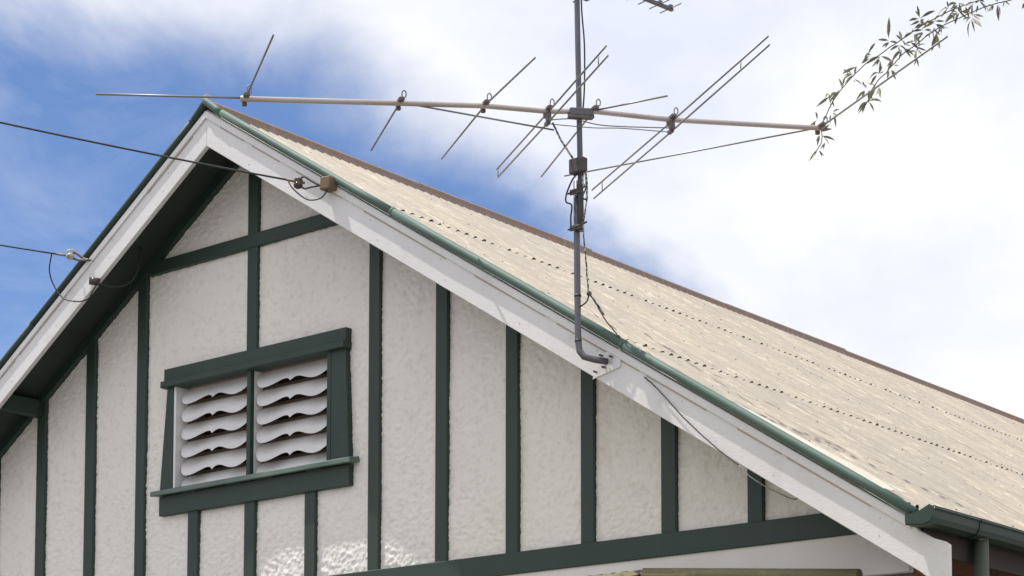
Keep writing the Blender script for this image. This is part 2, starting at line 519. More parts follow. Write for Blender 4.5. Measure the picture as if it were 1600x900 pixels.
# a blade: top edge at the back, scalloped lower edge to the front
prof = [(0.0, -0.030), (0.012, -0.006), (0.03, 0.013), (0.06, 0.034), (0.10, 0.050), (0.15, 0.058), (0.20, 0.058), (0.26, 0.051), (0.32, 0.039), (0.38, 0.027), (0.42, 0.023),
        (0.455, 0.026), (0.48, 0.034), (0.5, 0.046)]
prof = prof + [(1 - u, h) for (u, h) in prof[-2::-1]]
def blade_mesh(w):
    b = MB()
    n = len(prof)
    for (yo, zo) in ((0.0, 0.0), (0.010, 0.006)):
        for (u, h) in prof:               # lower edge, reaching forward and down
            t = h
            b.v.append((u * w, 0.026 - 0.55 * t + yo, -t + zo))
        for (u, h) in prof:               # upper edge inside the box
            b.v.append((u * w, 0.026 + 0.058 + yo, 0.066 + zo))
    for i in range(n - 1):
        b.face([i, i + 1, n + i + 1, n + i])
        k = 2 * n
        b.face([k + i, k + n + i, k + n + i + 1, k + i + 1])
        b.face([i, k + i, k + i + 1, i + 1])
        b.face([n + i, n + i + 1, k + n + i + 1, k + n + i])
    return b.mesh('louvre_blade')
def blade_back_mesh(w):  # brown upper strip of each blade, behind its pale face
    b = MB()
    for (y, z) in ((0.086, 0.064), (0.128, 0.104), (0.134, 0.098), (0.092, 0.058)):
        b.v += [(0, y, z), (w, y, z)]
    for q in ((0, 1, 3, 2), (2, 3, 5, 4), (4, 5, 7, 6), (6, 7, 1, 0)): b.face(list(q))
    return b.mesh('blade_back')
bays = [(-0.612, 0.018), (0.054, 0.690)]
for (xa, xb) in bays:
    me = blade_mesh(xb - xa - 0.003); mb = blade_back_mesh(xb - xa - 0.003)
    for i in range(6):
        o = link('louvre_blade', me, LOUVRE, vent)
        o.location = (xa + 0.0015, 0.0, 4.497 - i * 0.1095)
        o.rotation_euler = (RND.uniform(-.03, .03), RND.uniform(-.004, .004), 0)
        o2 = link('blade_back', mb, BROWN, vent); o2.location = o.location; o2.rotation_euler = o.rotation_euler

# --- barge boards
def side_poly(pts, s):
    p = [(AX + s * (x - AX), z) for (x, z) in pts]
    return p if s > 0 else p[::-1]
for s in (-1, 1):
    top0, bot0 = 6.022, 5.812
    pts = [(AX, bot0), (4.60, rake(bot0, 4.60)), (4.66, 2.862), (4.738, 2.862), (4.738, 3.010), (4.715, 3.026), (4.66, 3.046), (4.60, 3.085), (4.572, 3.118), (AX, top0)]
    bb = MB().prism_xz(side_poly(pts, s), YB, YB + 0.030).build('barge_board', WHITE, house, bevel=0.003)
    bb['label'] = 'white barge board along the %s rake' % ('right' if s > 0 else 'left')
    mz = 5.975
    pts = [(AX, mz), (4.568, rake(mz, 4.568)), (4.568, rake(6.020, 4.568)), (AX, 6.020)]
    MB().prism_xz(side_poly(pts, s), YB - 0.012, YB + 0.002).build('barge_mould', WHITE, bb, bevel=0.004)
    # rolled metal capping in lengths
    rr = 0.0218
    cuts = [0.0, 0.125, 1.50, 3.01, 4.555] if s > 0 else [0.0, 0.11, 1.6, 3.2, 4.56]
    for a, (c0, c1) in enumerate(zip(cuts[:-1], cuts[1:])):
        zc = 6.058; yc = YB - (0.0160 if s > 0 else 0.0015)
        r2 = rr * (1.0 if a % 2 else 1.05)
        wob = [RND.uniform(-.002, .002) for _ in range(6)]
        pl = []
        for t in range(6):
            x = c0 + (c1 - c0) * t / 5 + (0.02 if (t == 5 and a < 3) else 0)
            pl.append((AX + s * x, yc + wob[t] * .5, zc + (0.02 if a == 0 else 0) * (1 - t / 5) - TT * x + wob[t]))
        MB().tube(pl, r2, 14).build('capping', CAPGREEN if s > 0 else GREEN, bb)  # left capping and lips coloured darker green to stand for their shaded underside
        # lip at each joint
        if a:
            p = Vector(pl[0]); dv = (Vector(pl[1]) - p).normalized()
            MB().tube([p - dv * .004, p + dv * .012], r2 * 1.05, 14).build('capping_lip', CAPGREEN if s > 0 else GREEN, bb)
    for kx in range(9):
        for dzn in (5.86, 5.945):
            xn = AX + s * (0.35 + kx * 0.5 + RND.uniform(-.03, .03)); zn = rake(dzn + RND.uniform(-.008, .008), xn)
            MB().tube([(xn, YB - .0015, zn), (xn, YB + .001, zn)], 0.0032, 6).build('nail_head', GRIME, bb)
    # grime caught in the quirk below the mould, in broken lengths
    x = 0.12
    while x < 4.4:
        L = RND.uniform(.12, .6)
        if RND.random() < .6 and x + L < 4.5:
            a0, a1 = AX + s * x, AX + s * (x + L)
            pts = [(a0, rake(mz - .010, a0)), (a1, rake(mz - .008, a1)), (a1, rake(mz + .0005, a1)), (a0, rake(mz + .001, a0))]
            pts = pts if s > 0 else pts[::-1]
            MB().prism_xz(pts, YB - 0.0022, YB - 0.0004).build('grime_line', GRIME, bb)
        x += L + RND.uniform(.02, .2)
# small pale finial plate on the peak
MB().box(AX - 0.032, AX + 0.012, YB - 0.012, YB + 0.03, 6.106, 6.114).build('peak_patch', FLASH, house)

# --- soffit, roof deck, outriggers
for s in (-1, 1):
    pts = [(AX, 5.985), (4.56, rake(5.985, 4.56)), (4.56, rake(6.0, 4.56)), (AX, 6.0)]
    MB().prism_xz(side_poly(pts, s), YB + 0.031, BACK).build('soffit', DGREEN, house)
    x = AX + s * 2.03
    zc = 4.615
    MB().box(x - .035, x + .035, YB + 0.031, 0.04, zc - .045, zc + .06).build('outrigger', GREEN, house, bevel=0.003)
    # eave fascia
    xa = AX + s * 4.545
    MB().box(min(xa, xa + s * .025), max(xa, xa + s * .025), YB + 0.032, BACK, 2.995, 3.135).build('fascia', DARKWOOD, house)

# --- corrugated roof
roof = empty('roof', (0, 0, 0), house)
roof['label'] = 'weathered cream corrugated iron roof with rusty ridge'
PITCH, AMP, NC = 0.0762, 0.0098, 10
def sheet_mesh(L, ncorr, name='roof_sheet', over=0.12):
    nv = int(ncorr * 8) + 2
    b = MB()
    rows = [0.0, 0.4, 0.85, 1.0]
    lift = [0.0] + [RND.choice((-.0045, -.003, -.001, 0.0, .001, .002, .004)) for _ in range(ncorr - 1)] + [0.0, 0.0]
    dent = [RND.uniform(-.0012, .0012) for _ in range(ncorr + 2)]; dent[0] = dent[-1] = dent[-2] = 0
    for ri, r in enumerate(rows):
        for k in range(nv):
            y = k * PITCH / 8
            c = int(y / PITCH + .5); fall = 0.5 + 0.5 * math.cos(2 * math.pi * y / PITCH)
            e = (lift[c] * fall if ri == 3 else 0) + (dent[c] * fall if ri in (1, 2) else 0)
            b.v.append((L * r + (RND.uniform(-.003, .003) if ri == 3 else 0), y, -AMP + AMP * math.cos(2 * math.pi * y / PITCH) + e))
    for r in range(len(rows) - 1):
        for k in range(nv - 1):
            a = r * nv + k
            b.face([a, a + nv, a + nv + 1, a + 1], True)
    return b.mesh(name)
SHEETS = [(0.03, 1.42), (1.42, 3.25), (3.25, 5.155)]
meshes = [[sheet_mesh(b - a + (0.10 if i else 0), NC) for _ in range(6)] for i, (a, b) in enumerate(SHEETS)]
Y00 = YB + 0.085
ncol = int((BACK - Y00) / (NC * PITCH)) + 1
for s in (1, -1):
    for cidx in range(ncol):
        for i, (a, bnd) in enumerate(SHEETS):
            o = link('roof_sheet', meshes[i][(cidx * 5 + RND.randrange(2)) % 6], ROOF, roof)
            st = a - (0.10 if i else 0)
            lift = 0.0085 - 0.0085 * i / 2 + RND.uniform(-.0003, .0003)
            y = Y00 + cidx * NC * PITCH + (0 if s > 0 else NC * PITCH)
            x = AX + s * (st * CT + lift * ST); z = ZR - st * ST + lift * CT - 0.008
            o.location = (x, y, z)
            tilt = (-0.0012, -0.0014, -0.0004)[i]
            roll = -0.0005
            o.rotation_euler = (roll, TH + tilt, 0 if s > 0 else math.pi)
# roofing nails on the crests, too small to pick apart
nb = MB()
for sN in (0.35, 0.95, 1.36, 2.05, 2.65, 3.19, 3.85, 4.45, 5.02):
    yk = Y00 + PITCH
    while yk < BACK - .3:
        if RND.random() < .6:
            cx = AX + sN * CT; cz = ZR - sN * ST - 0.003
            base = Vector((cx, yk, cz)) + Vector((RND.uniform(-.01, .01), 0, 0)); nv_ = Vector((ST, 0, CT)); uu = Vector((CT, 0, -ST)); vv_ = Vector((0, 1, 0))
            k0 = len(nb.v)
            for a in range(6):
                q = a * math.pi / 3
                nb.v.append(tuple(base + (uu * math.cos(q) + vv_ * math.sin(q)) * 0.0062 + nv_ * 0.002))
            nb.v.append(tuple(base + nv_ * 0.0070))
            for a in range(6): nb.face([k0 + a, k0 + (a + 1) % 6, k0 + 6], True)
        yk += PITCH * RND.choice((2, 2, 3))
no = nb.build('roofing_nails', BRACK, roof); no['kind'] = 'stuff'
# pale flashing beside the capping
for s in (-1, 1):
    pts = [(AX, ZR - 0.022), (4.55, rake(ZR - 0.022, 4.55)), (4.55, rake(ZR - 0.018, 4.55)), (AX, ZR - 0.018)]
    MB().prism_xz(side_poly(pts, s), YB + 0.005, YB + 0.16).build('edge_flashing', FLASH, roof)
# loose strip of flashing springing away from the sheets near the right eave
fb = MB()
for (sN, y1, up) in ((3.9, -0.16, 0.004), (4.3, -0.10, 0.009), (4.75, -0.045, 0.016), (5.10, -0.005, 0.024)):
    for (yy, lf) in ((YB + 0.01, 0.004), (y1, up)):
        fb.v.append((AX + sN * CT + lf * ST, yy, ZR - sN * ST + lf * CT))
for k in range(3): fb.face([2 * k, 2 * k + 2, 2 * k + 3, 2 * k + 1])
fb.build('loose_flashing', FLASH, roof)
# ridge capping in lengths: a roll with two wings
ya = YB + 0.01
k = 0
while ya < BACK:
    yb = min(ya + 1.80, BACK)
    zt = 6.067 + RND.uniform(-.005, .005); zt2 = 6.067 + RND.uniform(-.005, .005)
    b = MB()
    sec = []
    for t in range(9):
        a = math.pi * (1.12 - 1.24 * t / 8)
        sec.append((AX + 0.022 * math.cos(a), 0.022 * math.sin(a) - 0.004))
    sec = [(AX - 0.060, -0.036 - .060 * TT), (AX - .028, -0.026 - .028 * TT)] + sec + [(AX + .028, -0.026 - .028 * TT), (AX + 0.060, -0.036 - .060 * TT)]
    for (y, zz) in ((ya, zt), (yb + .03, zt2)):
        for (x, z) in sec: b.v.append((x, y, zz + z + (0.003 if k % 2 else 0)))
    n = len(sec)
    for q in range(n - 1): b.face([q, q + 1, n + q + 1, n + q], True)
    b.build('ridge_capping', RIDGE, roof)
    ya = yb; k += 1

# --- gutter and downpipe on the right eave
gut = empty('gutter', (0, 0, 0), house)
gut['label'] = 'dark green gutter along the right eave'
prof_g = [(4.585, 3.165), (4.585, 3.098), (4.665, 3.090), (4.700, 3.099), (4.712, 3.120), (4.716, 3.150), (4.724, 3.156), (4.722, 3.167), (4.712, 3.166)]
gb = MB()
ys = [-0.452, 0.0, 2.4, 5, BACK]
for y in ys:
    for (x, z) in prof_g: gb.v.append((x, y, z + 0.004 * math.sin(y * 1.3)))
n = len(prof_g)
for j in range(len(ys) - 1):
    for i in range(n - 1):
        gb.face([j * n + i, j * n + i + 1, (j + 1) * n + i + 1, (j + 1) * n + i])
gb.build('trough', GREEN, gut)
MB().prism_xz([(4.586, 3.105), (4.60, 3.097), (4.665, 3.091), (4.700, 3.100), (4.712, 3.121), (4.720, 3.160), (4.70, 3.172), (4.655, 3.150), (4.586, 3.135)], -0.457, -0.450).build('stop_end', GREEN, gut)
jb = MB()
for y in (-0.028, 0.006):
    for (x, z) in prof_g[1:]: jb.v.append((x + (.003 if x > 4.6 else 0), y, z - .003))
n = len(prof_g) - 1
for i in range(n - 1): jb.face([i, i + 1, n + i + 1, n + i])
jb.build('joint_strap', DGREEN, gut)
MB().tube([(4.655, 0.10, 3.10), (4.655, 0.10, 2.4), (4.655, 0.10, 0.05)], 0.036, 16).build('downpipe', PIPE, gut)

# --- brick walls below
side = empty('brick_side_wall', (0, 0, 0), house)
side['label'] = 'red brick side wall in the shade of the eave'
XW = 4.352
MB().box(4.13, XW - 0.012, 0.06, BACK - .3, 0, 3.28).build('mortar_core', MORTAR, side)
bmk = MB().box(0, 0.110, 0, 0.230, 0, 0.076)
bme = bmk.mesh('brick'); bmh = MB().box(0, 0.110, 0, 0.110, 0, 0.076).mesh('brick_half')
z = 2.58; row = 0
while z < 3.20:
    y = 0.062 - (0.12 if row % 2 else 0)
    while y < 1.75:
        if y < 0.05:
            o = link('brick', bmh, BRICK, side); yy = y + 0.12
        else:
            o = link('brick', bme, BRICK, side); yy = y
        o.location = (XW - 0.110 + RND.uniform(-.002, .003), yy, z + RND.uniform(-.001, .001))
        y += 0.240
    z += 0.086; row += 1
MB().box(4.20, XW - .002, 1.78, BACK - .3, 0, 3.28).build('brickwork', BRICKFAR, side)
MB().box(4.20, XW - .002, 0.062, 1.78, 0, 2.574).build('brickwork', BRICKFAR, side)
MB().box(-4.265, 4.20, 0.062, 0.28, 0, 2.972).build('front_brickwork', BRICKFAR, house)
MB().box(-4.265, -4.05, 0.29, BACK - .3, 0, 3.28).build('left_brickwork', BRICKFAR, house)
# eave lining and rafter ends on the right
for k in range(14):
    y = 0.30 + k * 0.6
    b = MB()
    b.prism_xz([(4.34, 3.19), (4.54, 3.06), (4.54, 3.125), (4.34, 3.25)], y, y + 0.045)
    b.build('rafter_end', DGREEN, house)

# --- porch roof, just breaking the lower edge of the view
porch = empty('porch_roof', (0, 0, 0), house)
porch['label'] = 'corrugated porch roof with an olive rolled edge below the gable'
def porch_sheet():
    b = MB(); nv = 8 * 10 + 5
    for (y, z) in ((0.0, 0.0), (-0.9, -0.20), (-1.75, -0.40)):
        for k in range(nv):
            x = k * PITCH / 8
            b.v.append((x, y, z + AMP * math.cos(2 * math.pi * x / PITCH)))
    for r in range(2):
        for k in range(nv - 1):
            a = r * nv + k
            b.face([a, a + nv, a + nv + 1, a + 1], True)
    return b.mesh('porch_sheet')
pm = porch_sheet()
for i in range(5):
    o = link('porch_sheet', pm, OLIVE, porch)
    zz = 3.088 if i < 2 else 3.062 - 0.075 * (i - 2)
    o.location = (1.42 + i * 0.762, -0.10, zz)
    if i >= 2: o.rotation_euler = (0, 0.098, 0)
MB().tube([(2.995, -0.135, 3.066), (3.6, -0.135, 3.008), (4.18, -0.135, 2.952)], 0.031, 14).build('rolled_edge', OLIVE, porch)
MB().box(2.80, 3.02, -0.14, -0.06, 3.070, 3.076).build('flashing', FLASH, porch)

# ------------------------------------------------------------------ mast
def lerp(a, b, t): return Vector(a) * (1 - t) + Vector(b) * t
mast = empty('antenna_mast', (2.86, -0.47, 4.10))
ML = mast.location.copy()
class LB(MB):
    """mesh builder whose points are given in world space, stored relative to a thing's empty"""
    def __init__(s, root): super().__init__(); s.root = root
    def build(s, name, mat, parent=None, bevel=0.0):
        o = Vector(s.root.location)
        s.v = [tuple(Vector(p) - o) for p in s.v]
        return super().build(name, mat, parent or s.root, bevel)
tag(mast, 'grey steel pipe mast bolted to the right barge board, carrying both aerials', 'mast')
LB(mast).tube([(2.965, -0.385, 4.068), (2.93, -0.44, 4.072), (2.885, -0.465, 4.088), (2.862, -0.47, 4.118), (2.853, -0.47, 4.17), (2.85, -0.47, 4.35), (2.846, -0.47, 4.70), (2.845, -0.47, 4.955)], 0.0158, 14).build('lower_pipe', GALV)
LB(mast).tube([(2.880, -0.478, 4.70), (2.868, -0.478, 5.25), (2.855, -0.478, 5.86), (2.852, -0.478, 6.06)], 0.0138, 14).build('upper_pipe', GALV)
LB(mast).tube([(2.8535, -0.47, 4.165), (2.8530, -0.47, 4.175)], 0.0176, 14).build('band', CABLE)
LB(mast).tube([(2.8505, -0.47, 4.385), (2.8505, -0.47, 4.397)], 0.0176, 14).build('band', CABLE)
fl = LB(mast); fl.prism_xz([(2.86, 4.000), (3.03, 4.035), (3.03, 4.125), (2.985, 4.128), (2.925, 4.118)], YB - 0.008, YB - 0.0005)
fl.build('wall_flange', WHITE, bevel=0.002)
for (x, z) in ((2.925, 4.105), (2.89, 4.03), (2.985, 4.09), (2.94, 4.045)):
    LB(mast).tube([(x, YB - 0.034, z), (x, YB - 0.012, z)], 0.0055, 6).build('bolt', GALV)
for z in (4.718, 4.895):
    c = LB(mast)
    ex, ey, ez = Vector((1, 0, 0)), Vector((0, 1, 0)), Vector((0, 0, 1))
    c.obox((2.861, -0.497, z), ex, ey, ez, 0.036, 0.005, 0.013); c.build('clamp', DSTEEL, bevel=0.002)
    LB(mast).tube([(2.815, -0.50, z - .004), (2.93, -0.50, z + .012)], 0.0045, 6).build('clamp_bolt', DSTEEL)
c = LB(mast); c.obox((2.887, -0.512, 5.010), ex, ey, ez, 0.042, 0.022, 0.036); bx = c.build('junction_box', DSTEEL, bevel=0.004)
# cables on the mast
def wob(pts, n, amp, seed):
    """resample a polyline with Catmull-Rom and a little wobble"""
    r = random.Random(seed); P = [Vector(p) for p in pts]
    out = []
    for i in range(len(P) - 1):
        p0 = P[max(i - 1, 0)]; p1 = P[i]; p2 = P[i + 1]; p3 = P[min(i + 2, len(P) - 1)]
        for k in range(n):
            t = k / n
            q = 0.5 * ((2 * p1) + (p2 - p0) * t + (2 * p0 - 5 * p1 + 4 * p2 - p3) * t * t + (3 * p1 - p0 - 3 * p2 + p3) * t ** 3)
            out.append(q + Vector((r.uniform(-amp, amp), r.uniform(-amp, amp), r.uniform(-amp, amp))))
    out.append(P[-1]); return out
LB(mast).tube(wob([(2.885, -0.51, 4.975), (2.85, -0.51, 4.95), (2.815, -0.51, 4.89), (2.812, -0.51, 4.85), (2.838, -0.50, 4.83), (2.832, -0.50, 4.77), (2.835, -0.50, 4.71)], 6, 0, 1), 0.0042, 6).build('coax_loop', CABLE)
LB(mast).tube(wob([(2.91, -0.50, 4.985), (2.905, -0.50, 4.93), (2.925, -0.50, 4.90), (2.905, -0.50, 4.86), (2.925, -0.50, 4.84), (2.93, -0.50, 4.87), (2.925, -0.505, 4.97)], 6, 0.001, 2), 0.0045, 6).build('coax_tail', FADED)
LB(mast).tube(wob([(2.93, -0.505, 4.99), (2.932, -0.50, 4.85), (2.905, -0.495, 4.72), (2.908, -0.48, 4.55), (2.907, -0.46, 4.40)], 6, 0.0015, 3), 0.0042, 6).build('twisted_downlead', FADED)
LB(mast).tube(wob([(2.906, -0.455, 4.385), (2.895, -0.46, 4.355), (2.862, -0.475, 4.33)], 4, 0, 4), 0.004, 6).build('tie', CABLE)
LB(mast).tube([(2.900, -0.455, 4.393), (2.918, -0.455, 4.397)], 0.010, 8).build('tie_knot', BPORC)
LB(mast).tube(wob([(2.909, -0.45, 4.392), (2.935, -0.43, 4.34), (2.975, -0.425, 4.27), (3.005, -0.40, 4.22), (3.045, -0.39, 4.165)], 6, 0.001, 5), 0.0032, 6).build('loose_end', CABLE)
LB(mast).tube(wob([(2.905, -0.452, 4.396), (2.93, -0.425, 4.35), (2.965, -0.41, 4.29)], 5, 0.001, 6), 0.004, 6).build('loose_end', FADED)
LB(mast).tube(wob([(2.872, -0.46, 5.27), (2.885, -0.46, 5.40), (2.888, -0.462, 5.62), (2.874, -0.465, 5.80), (2.868, -0.466, 6.0)], 6, 0, 7), 0.0042, 6).build('upper_lead', CABLE)

# ------------------------------------------------------------------ VHF aerial
aer = empty('tv_aerial', (2.885, -0.49, 5.28))
tag(aer, 'long wide-rod television aerial across the mast with several rods swung out of line', 'aerial')
B = Vector((0.521, 0.853, 0)).normalized(); E = Vector((-0.853, 0.521, 0)).normalized()
BR = [Vector(p) for p in [(2.038, -1.876, 5.137), (2.416, -1.258, 5.212), (2.633, -0.902, 5.254), (2.798, -0.633, 5.268), (2.921, -0.431, 5.299), (3.133, -0.083, 5.31), (3.559, 0.615, 5.372)]]
BD = (BR[6] - BR[0]).normalized()
BU = E.cross(BD).normalized()
if BU.z < 0: BU = -BU
bpts = [BR[0] - BD * 0.026] + BR + [BR[6] + BD * 0.03]
LB(aer).tube([p - BU * 0.004 for p in bpts], 0.0125, 12).build('boom', BOOM)
def rod(a, b, r=0.0045, name='rod', bend=0.0):
    m_ = lerp(a, b, .5) + Vector((0, 0, -bend))
    return LB(aer).tube([a, m_, b], r, 8).build(name, ROD)
def bracket(p, low=False):
    c = LB(aer)
    c.obox(p + BU * 0.006, BD, E, BU, 0.014, 0.040, 0.0085)
    c.obox(p + E * 0.034 - BU * 0.010, BD, E, BU, 0.011, 0.009, 0.015)
    br_ = c.build('bracket', BRACK, bevel=0.003)
    k = LB(aer); q = p - E * 0.036 + BU * 0.012
    k.tube(wob([q, q + BU * 0.026 + BD * 0.004, q + BU * 0.032 + BD * .014, q + BU * 0.020 + BD * 0.022, q + BD * .018], 4, 0, 1), 0.0034, 6)
    k.build('wing_screw', ROD)
    if low:
        c = LB(aer); c.obox(p - BU * 0.032, BD, E, BU, 0.011, 0.016, 0.024)
        c.obox(p - BU * 0.055 + E * .02, BD, E, BU, 0.010, 0.022, 0.010)
        c.build('insulator_block', BRACK, bevel=0.003)
for i, p in enumerate(BR): bracket(p, i in (3, 5))
def hz(i, x, y, z=None): return Vector((x, y, BR[i].z if z is None else z))
rod(BR[0], hz(0, 2.639, -2.27)); rod(BR[0], hz(0, 1.546, -2.332), 0.0052)
rod(BR[1], hz(1, 1.875, -0.89)); rod(BR[1], hz(1, 2.80, -0.59, 5.185))
rod(BR[2], hz(2, 3.168, -1.183)); rod(BR[2], hz(2, 1.991, -0.495))
rod(hz(3, 3.471, -1.059), hz(3, 2.082, -0.169), name='dipole_rod', bend=0.004)
rod(BR[3] + Vector((0.688, -0.433, -0.05)), BR[3] + Vector((-0.695, 0.449, -0.05)), name='dipole_rod', bend=0.004)
rod(hz(5, 4.029, -0.613), hz(5, 2.201, 0.49), name='dipole_rod', bend=0.005)
rod(BR[5] + Vector((0.915, -0.55, -0.05)), BR[5] + Vector((-0.918, 0.571, -0.05)), name='dipole_rod', bend=0.005)
for (a, b) in ((lerp(hz(3, 3.471, -1.059), hz(3, 2.082, -0.169), .06), None), (lerp(hz(5, 4.029, -0.613), hz(5, 2.201, 0.49), .13), None),
               (lerp(hz(5, 4.029, -0.613), hz(5, 2.201, 0.49), .93), None), (lerp(hz(3, 3.471, -1.059), hz(3, 2.082, -0.169), .985), None)):
    LB(aer).tube([a, a + Vector((0, 0, -0.05))], 0.003, 6).build('spacer', ROD)
rod(BR[4], hz(4, 2.141, 0.128)); rod(BR[4], Vector((3.305, -0.358, 5.299)))
rod(BR[6], hz(6, 4.576, 0.017)); rod(BR[6], hz(6, 2.138, 0.329, 5.358))
c = LB(aer); c.obox(Vector((2.885, -0.49, 5.279)), BD, E, BU, 0.060, 0.022, 0.018); c.build('mast_clamp', GALV, bevel=0.003)
c = LB(aer); c.obox(Vector((2.889, -0.492, 5.255)), BD, E, BU, 0.064, 0.018, 0.006); c.build('clamp_plate', BRACK, bevel=0.002)
A4, A6 = BR[3] - BU * 0.045, BR[5] - BU * 0.045
LB(aer).tube(wob([A4 + BD * .01, lerp(A4, A6, .2) + Vector((0, 0, .012)), lerp(A4, A6, .45) + Vector((0, 0, -.01)), A6], 5, 0, 1), 0.0028, 6).build('phasing_wire', ROD)
LB(aer).tube(wob([A4 - BU * .02, lerp(A4, A6, .35) + Vector((0, 0, -.025)), lerp(A4, A6, .6) + Vector((0, 0, -.018)), A6 - BU * .022], 5, 0, 1), 0.0024, 6).build('phasing_wire', ROD)
LB(aer).tube(wob([A4 - BU * .012 + BD * .02, lerp(A4, (2.86, -0.51, 5.04), .5), (2.862, -0.512, 5.045)], 8, 0.001, 3), 0.0048, 6).build('ribbon_lead', FADED)

# ------------------------------------------------------------------ UHF aerial above
uhf = empty('small_tv_aerial', (2.852, -0.50, 5.985))
tag(uhf, 'small short-rod television aerial at the top of the mast, cut by the upper edge', 'aerial')
B2 = Vector((0.167, 0.986, 0)); E2 = Vector((-0.986, 0.167, 0)); UP = Vector((0, 0, 1))
def upt(t, z=0.0): return Vector((2.870, -0.49, 5.985)) + B2 * t + UP * z
c = LB(uhf); c.obox(upt(0.22), B2, E2, UP, 0.43, 0.0085, 0.0085); c.build('boom', GALV, bevel=0.001)
c = LB(uhf); c.obox(upt(0.0, 0), B2, E2, UP, 0.03, 0.03, 0.022); c.build('clamp', BRACK, bevel=0.003)
for t in (0.10, 0.17, 0.24, 0.32, 0.40, 0.48, 0.56, 0.635):
    L = 0.075
    LB(uhf).tube([upt(t, .004) - E2 * L, upt(t, .004) + E2 * L], 0.0032, 6).build('rod', ROD)
    c = LB(uhf); c.obox(upt(t, .010), B2, E2, UP, 0.010, 0.010, 0.010); c.build('rod_clip', GALV)
c = LB(uhf); c.obox(upt(0.06, -0.10), B2, E2, UP, 0.016, 0.020, 0.022); c.build('feed_box', BPORC, bevel=0.003)
LB(uhf).tube([upt(0.06, -0.10) + E2 * 0.10, upt(0.06, -0.10) - E2 * 0.10], 0.0045, 8).build('dipole_rod', ROD)
c = LB(uhf); c.obox(upt(0.06, -0.05), B2, E2, UP, 0.007, 0.007, 0.048); c.build('stalk', GALV)
for z in (-0.14, -0.05, 0.05, 0.14):
    LB(uhf).tube([upt(-.2, z + .06) - E2 * 0.15, upt(-.2, z + .06) + E2 * 0.15], 0.003, 6).build('reflector_rod', ROD)

# ------------------------------------------------------------------ service wires
def wire(name, start, dirv, a, b, length, r, label):
    root = empty(name, start)
    tag(root, label, 'wire', 'service wires to the gable')
    d = Vector((dirv[0], dirv[1], 0)).normalized(); s0 = Vector(start)
    pts = []
    for k in range(41):
        t = length * (k / 40) ** 1.3
        pts.append(s0 + d * t + Vector((0, 0, a * t + b * t * t)))
    LB(root).tube(pts, r, 8).build('cable', CABLE)
    d3 = (pts[1] - pts[0]).normalized()
    LB(root).tube([s0 - d3 * 0.075, s0 + d3 * 0.03], r * 1.35, 8).build('wrapping', WRAP)
    return root, d3
w1, d3 = wire('service_wire', (0.893, -0.50, 5.381), (-.6, -.8), 0.100, 0.012, 14, 0.0056,
              'upper black overhead wire tied off on the right barge board by a wooden block')
ic = Vector((0.915, -0.468, 5.370))
def insul(root, c, axis, r, mat, n=5):
    axis = axis.normalized(); b = LB(root)
    pts = []; rs = []
    for (t, q) in ((-1.0, .55), (-.85, .9), (-.5, 1.0), (-.25, .72), (0, .62), (.25, .72), (.5, 1.0), (.85, .9), (1.0, .55)):
        pts.append(c + axis * t * r); rs.append(q * r)
    b.tube(pts, rs, 14); return b.build('insulator', mat)
insul(w1, ic, Vector((-.25, .3, 1)), 0.026, BPORC)
LB(w1).tube(wob([(1.07, -0.415, 5.342), (1.035, -0.425, 5.346), (0.985, -0.44, 5.376), (0.950, -0.455, 5.402), (0.93, -0.46, 5.398)], 5, 0, 1), 0.0055, 8).build('hook_strap', DSTEEL)
LB(w1).tube(wob([(1.035, -0.42, 5.344), (0.985, -0.445, 5.338), (0.955, -0.455, 5.335), (0.935, -0.462, 5.346)], 5, 0, 1), 0.0055, 8).build('hook_strap', DSTEEL)
c = LB(w1); c.obox((1.085, -0.400, 5.346), Vector((CT, 0, -ST)) * .2 + Vector((.98, 0, 0)), Vector((0, 1, 0)), Vector((.12, 0, .99)), 0.034, 0.036, 0.036); c.build('mounting_block', BLOCKWOOD, bevel=0.006)
LB(w1).tube(wob([(0.86, -0.49, 5.388), (0.90, -0.49, 5.335), (0.985, -0.47, 5.265), (1.055, -0.44, 5.262), (1.085, -0.42, 5.30), (1.083, -0.41, 5.325)], 8, 0, 1), 0.0042, 8).build('tail_loop', CABLE)
w2, d3 = wire('service_wire', (-1.173, -0.46, 5.382), (-.6, -.8), 0.085, 0.012, 14, 0.0050,
              'lower black overhead wire ending at the left barge board in a pale insulator')
ic2 = Vector((-1.105, -0.44, 5.375))
insul(w2, ic2, Vector((-.3, .3, 1)), 0.027, PORC)
LB(w2).tube(wob([(-0.975, -0.364, 5.330), (-1.03, -0.39, 5.345), (-1.065, -0.41, 5.372), (-1.10, -0.43, 5.398)], 5, 0, 1), [0.003] + [0.0075] * 15, 8).build('hook', BRACK)
LB(w2).tube(wob([(-1.00, -0.38, 5.336), (-1.05, -0.405, 5.338), (-1.09, -0.425, 5.348)], 5, 0, 1), 0.008, 8).build('hook', BRACK)
LB(w2).tube(wob([(-1.21, -0.50, 5.384), (-1.27, -0.47, 5.30), (-1.262, -0.44, 5.21), (-1.195, -0.42, 5.125), (-1.08, -0.41, 5.085), (-0.99, -0.395, 5.085), (-0.955, -0.385, 5.13), (-0.915, -0.385, 5.165)], 8, 0, 1), 0.0042, 8).build('tail_loop', CABLE)
LB(w2).tube([(-0.955, -0.412, 5.190), (-0.915, -0.362, 5.186)], 0.024, 12).build('entry_knob', BPORC)
LB(w2).tube([(-0.943, -0.385, 5.188), (-0.915, -0.372, 5.176)], 0.013, 12).build('entry_collar', PORC)
LB(w2).tube(wob([(-0.915, -0.372, 5.176), (-0.88, -0.30, 5.165), (-0.85, -0.22, 5.19), (-0.83, -0.16, 5.26), (-0.82, -0.13, 5.44)], 6, 0, 1), 0.006, 8).build('entry_conduit', DGREEN)

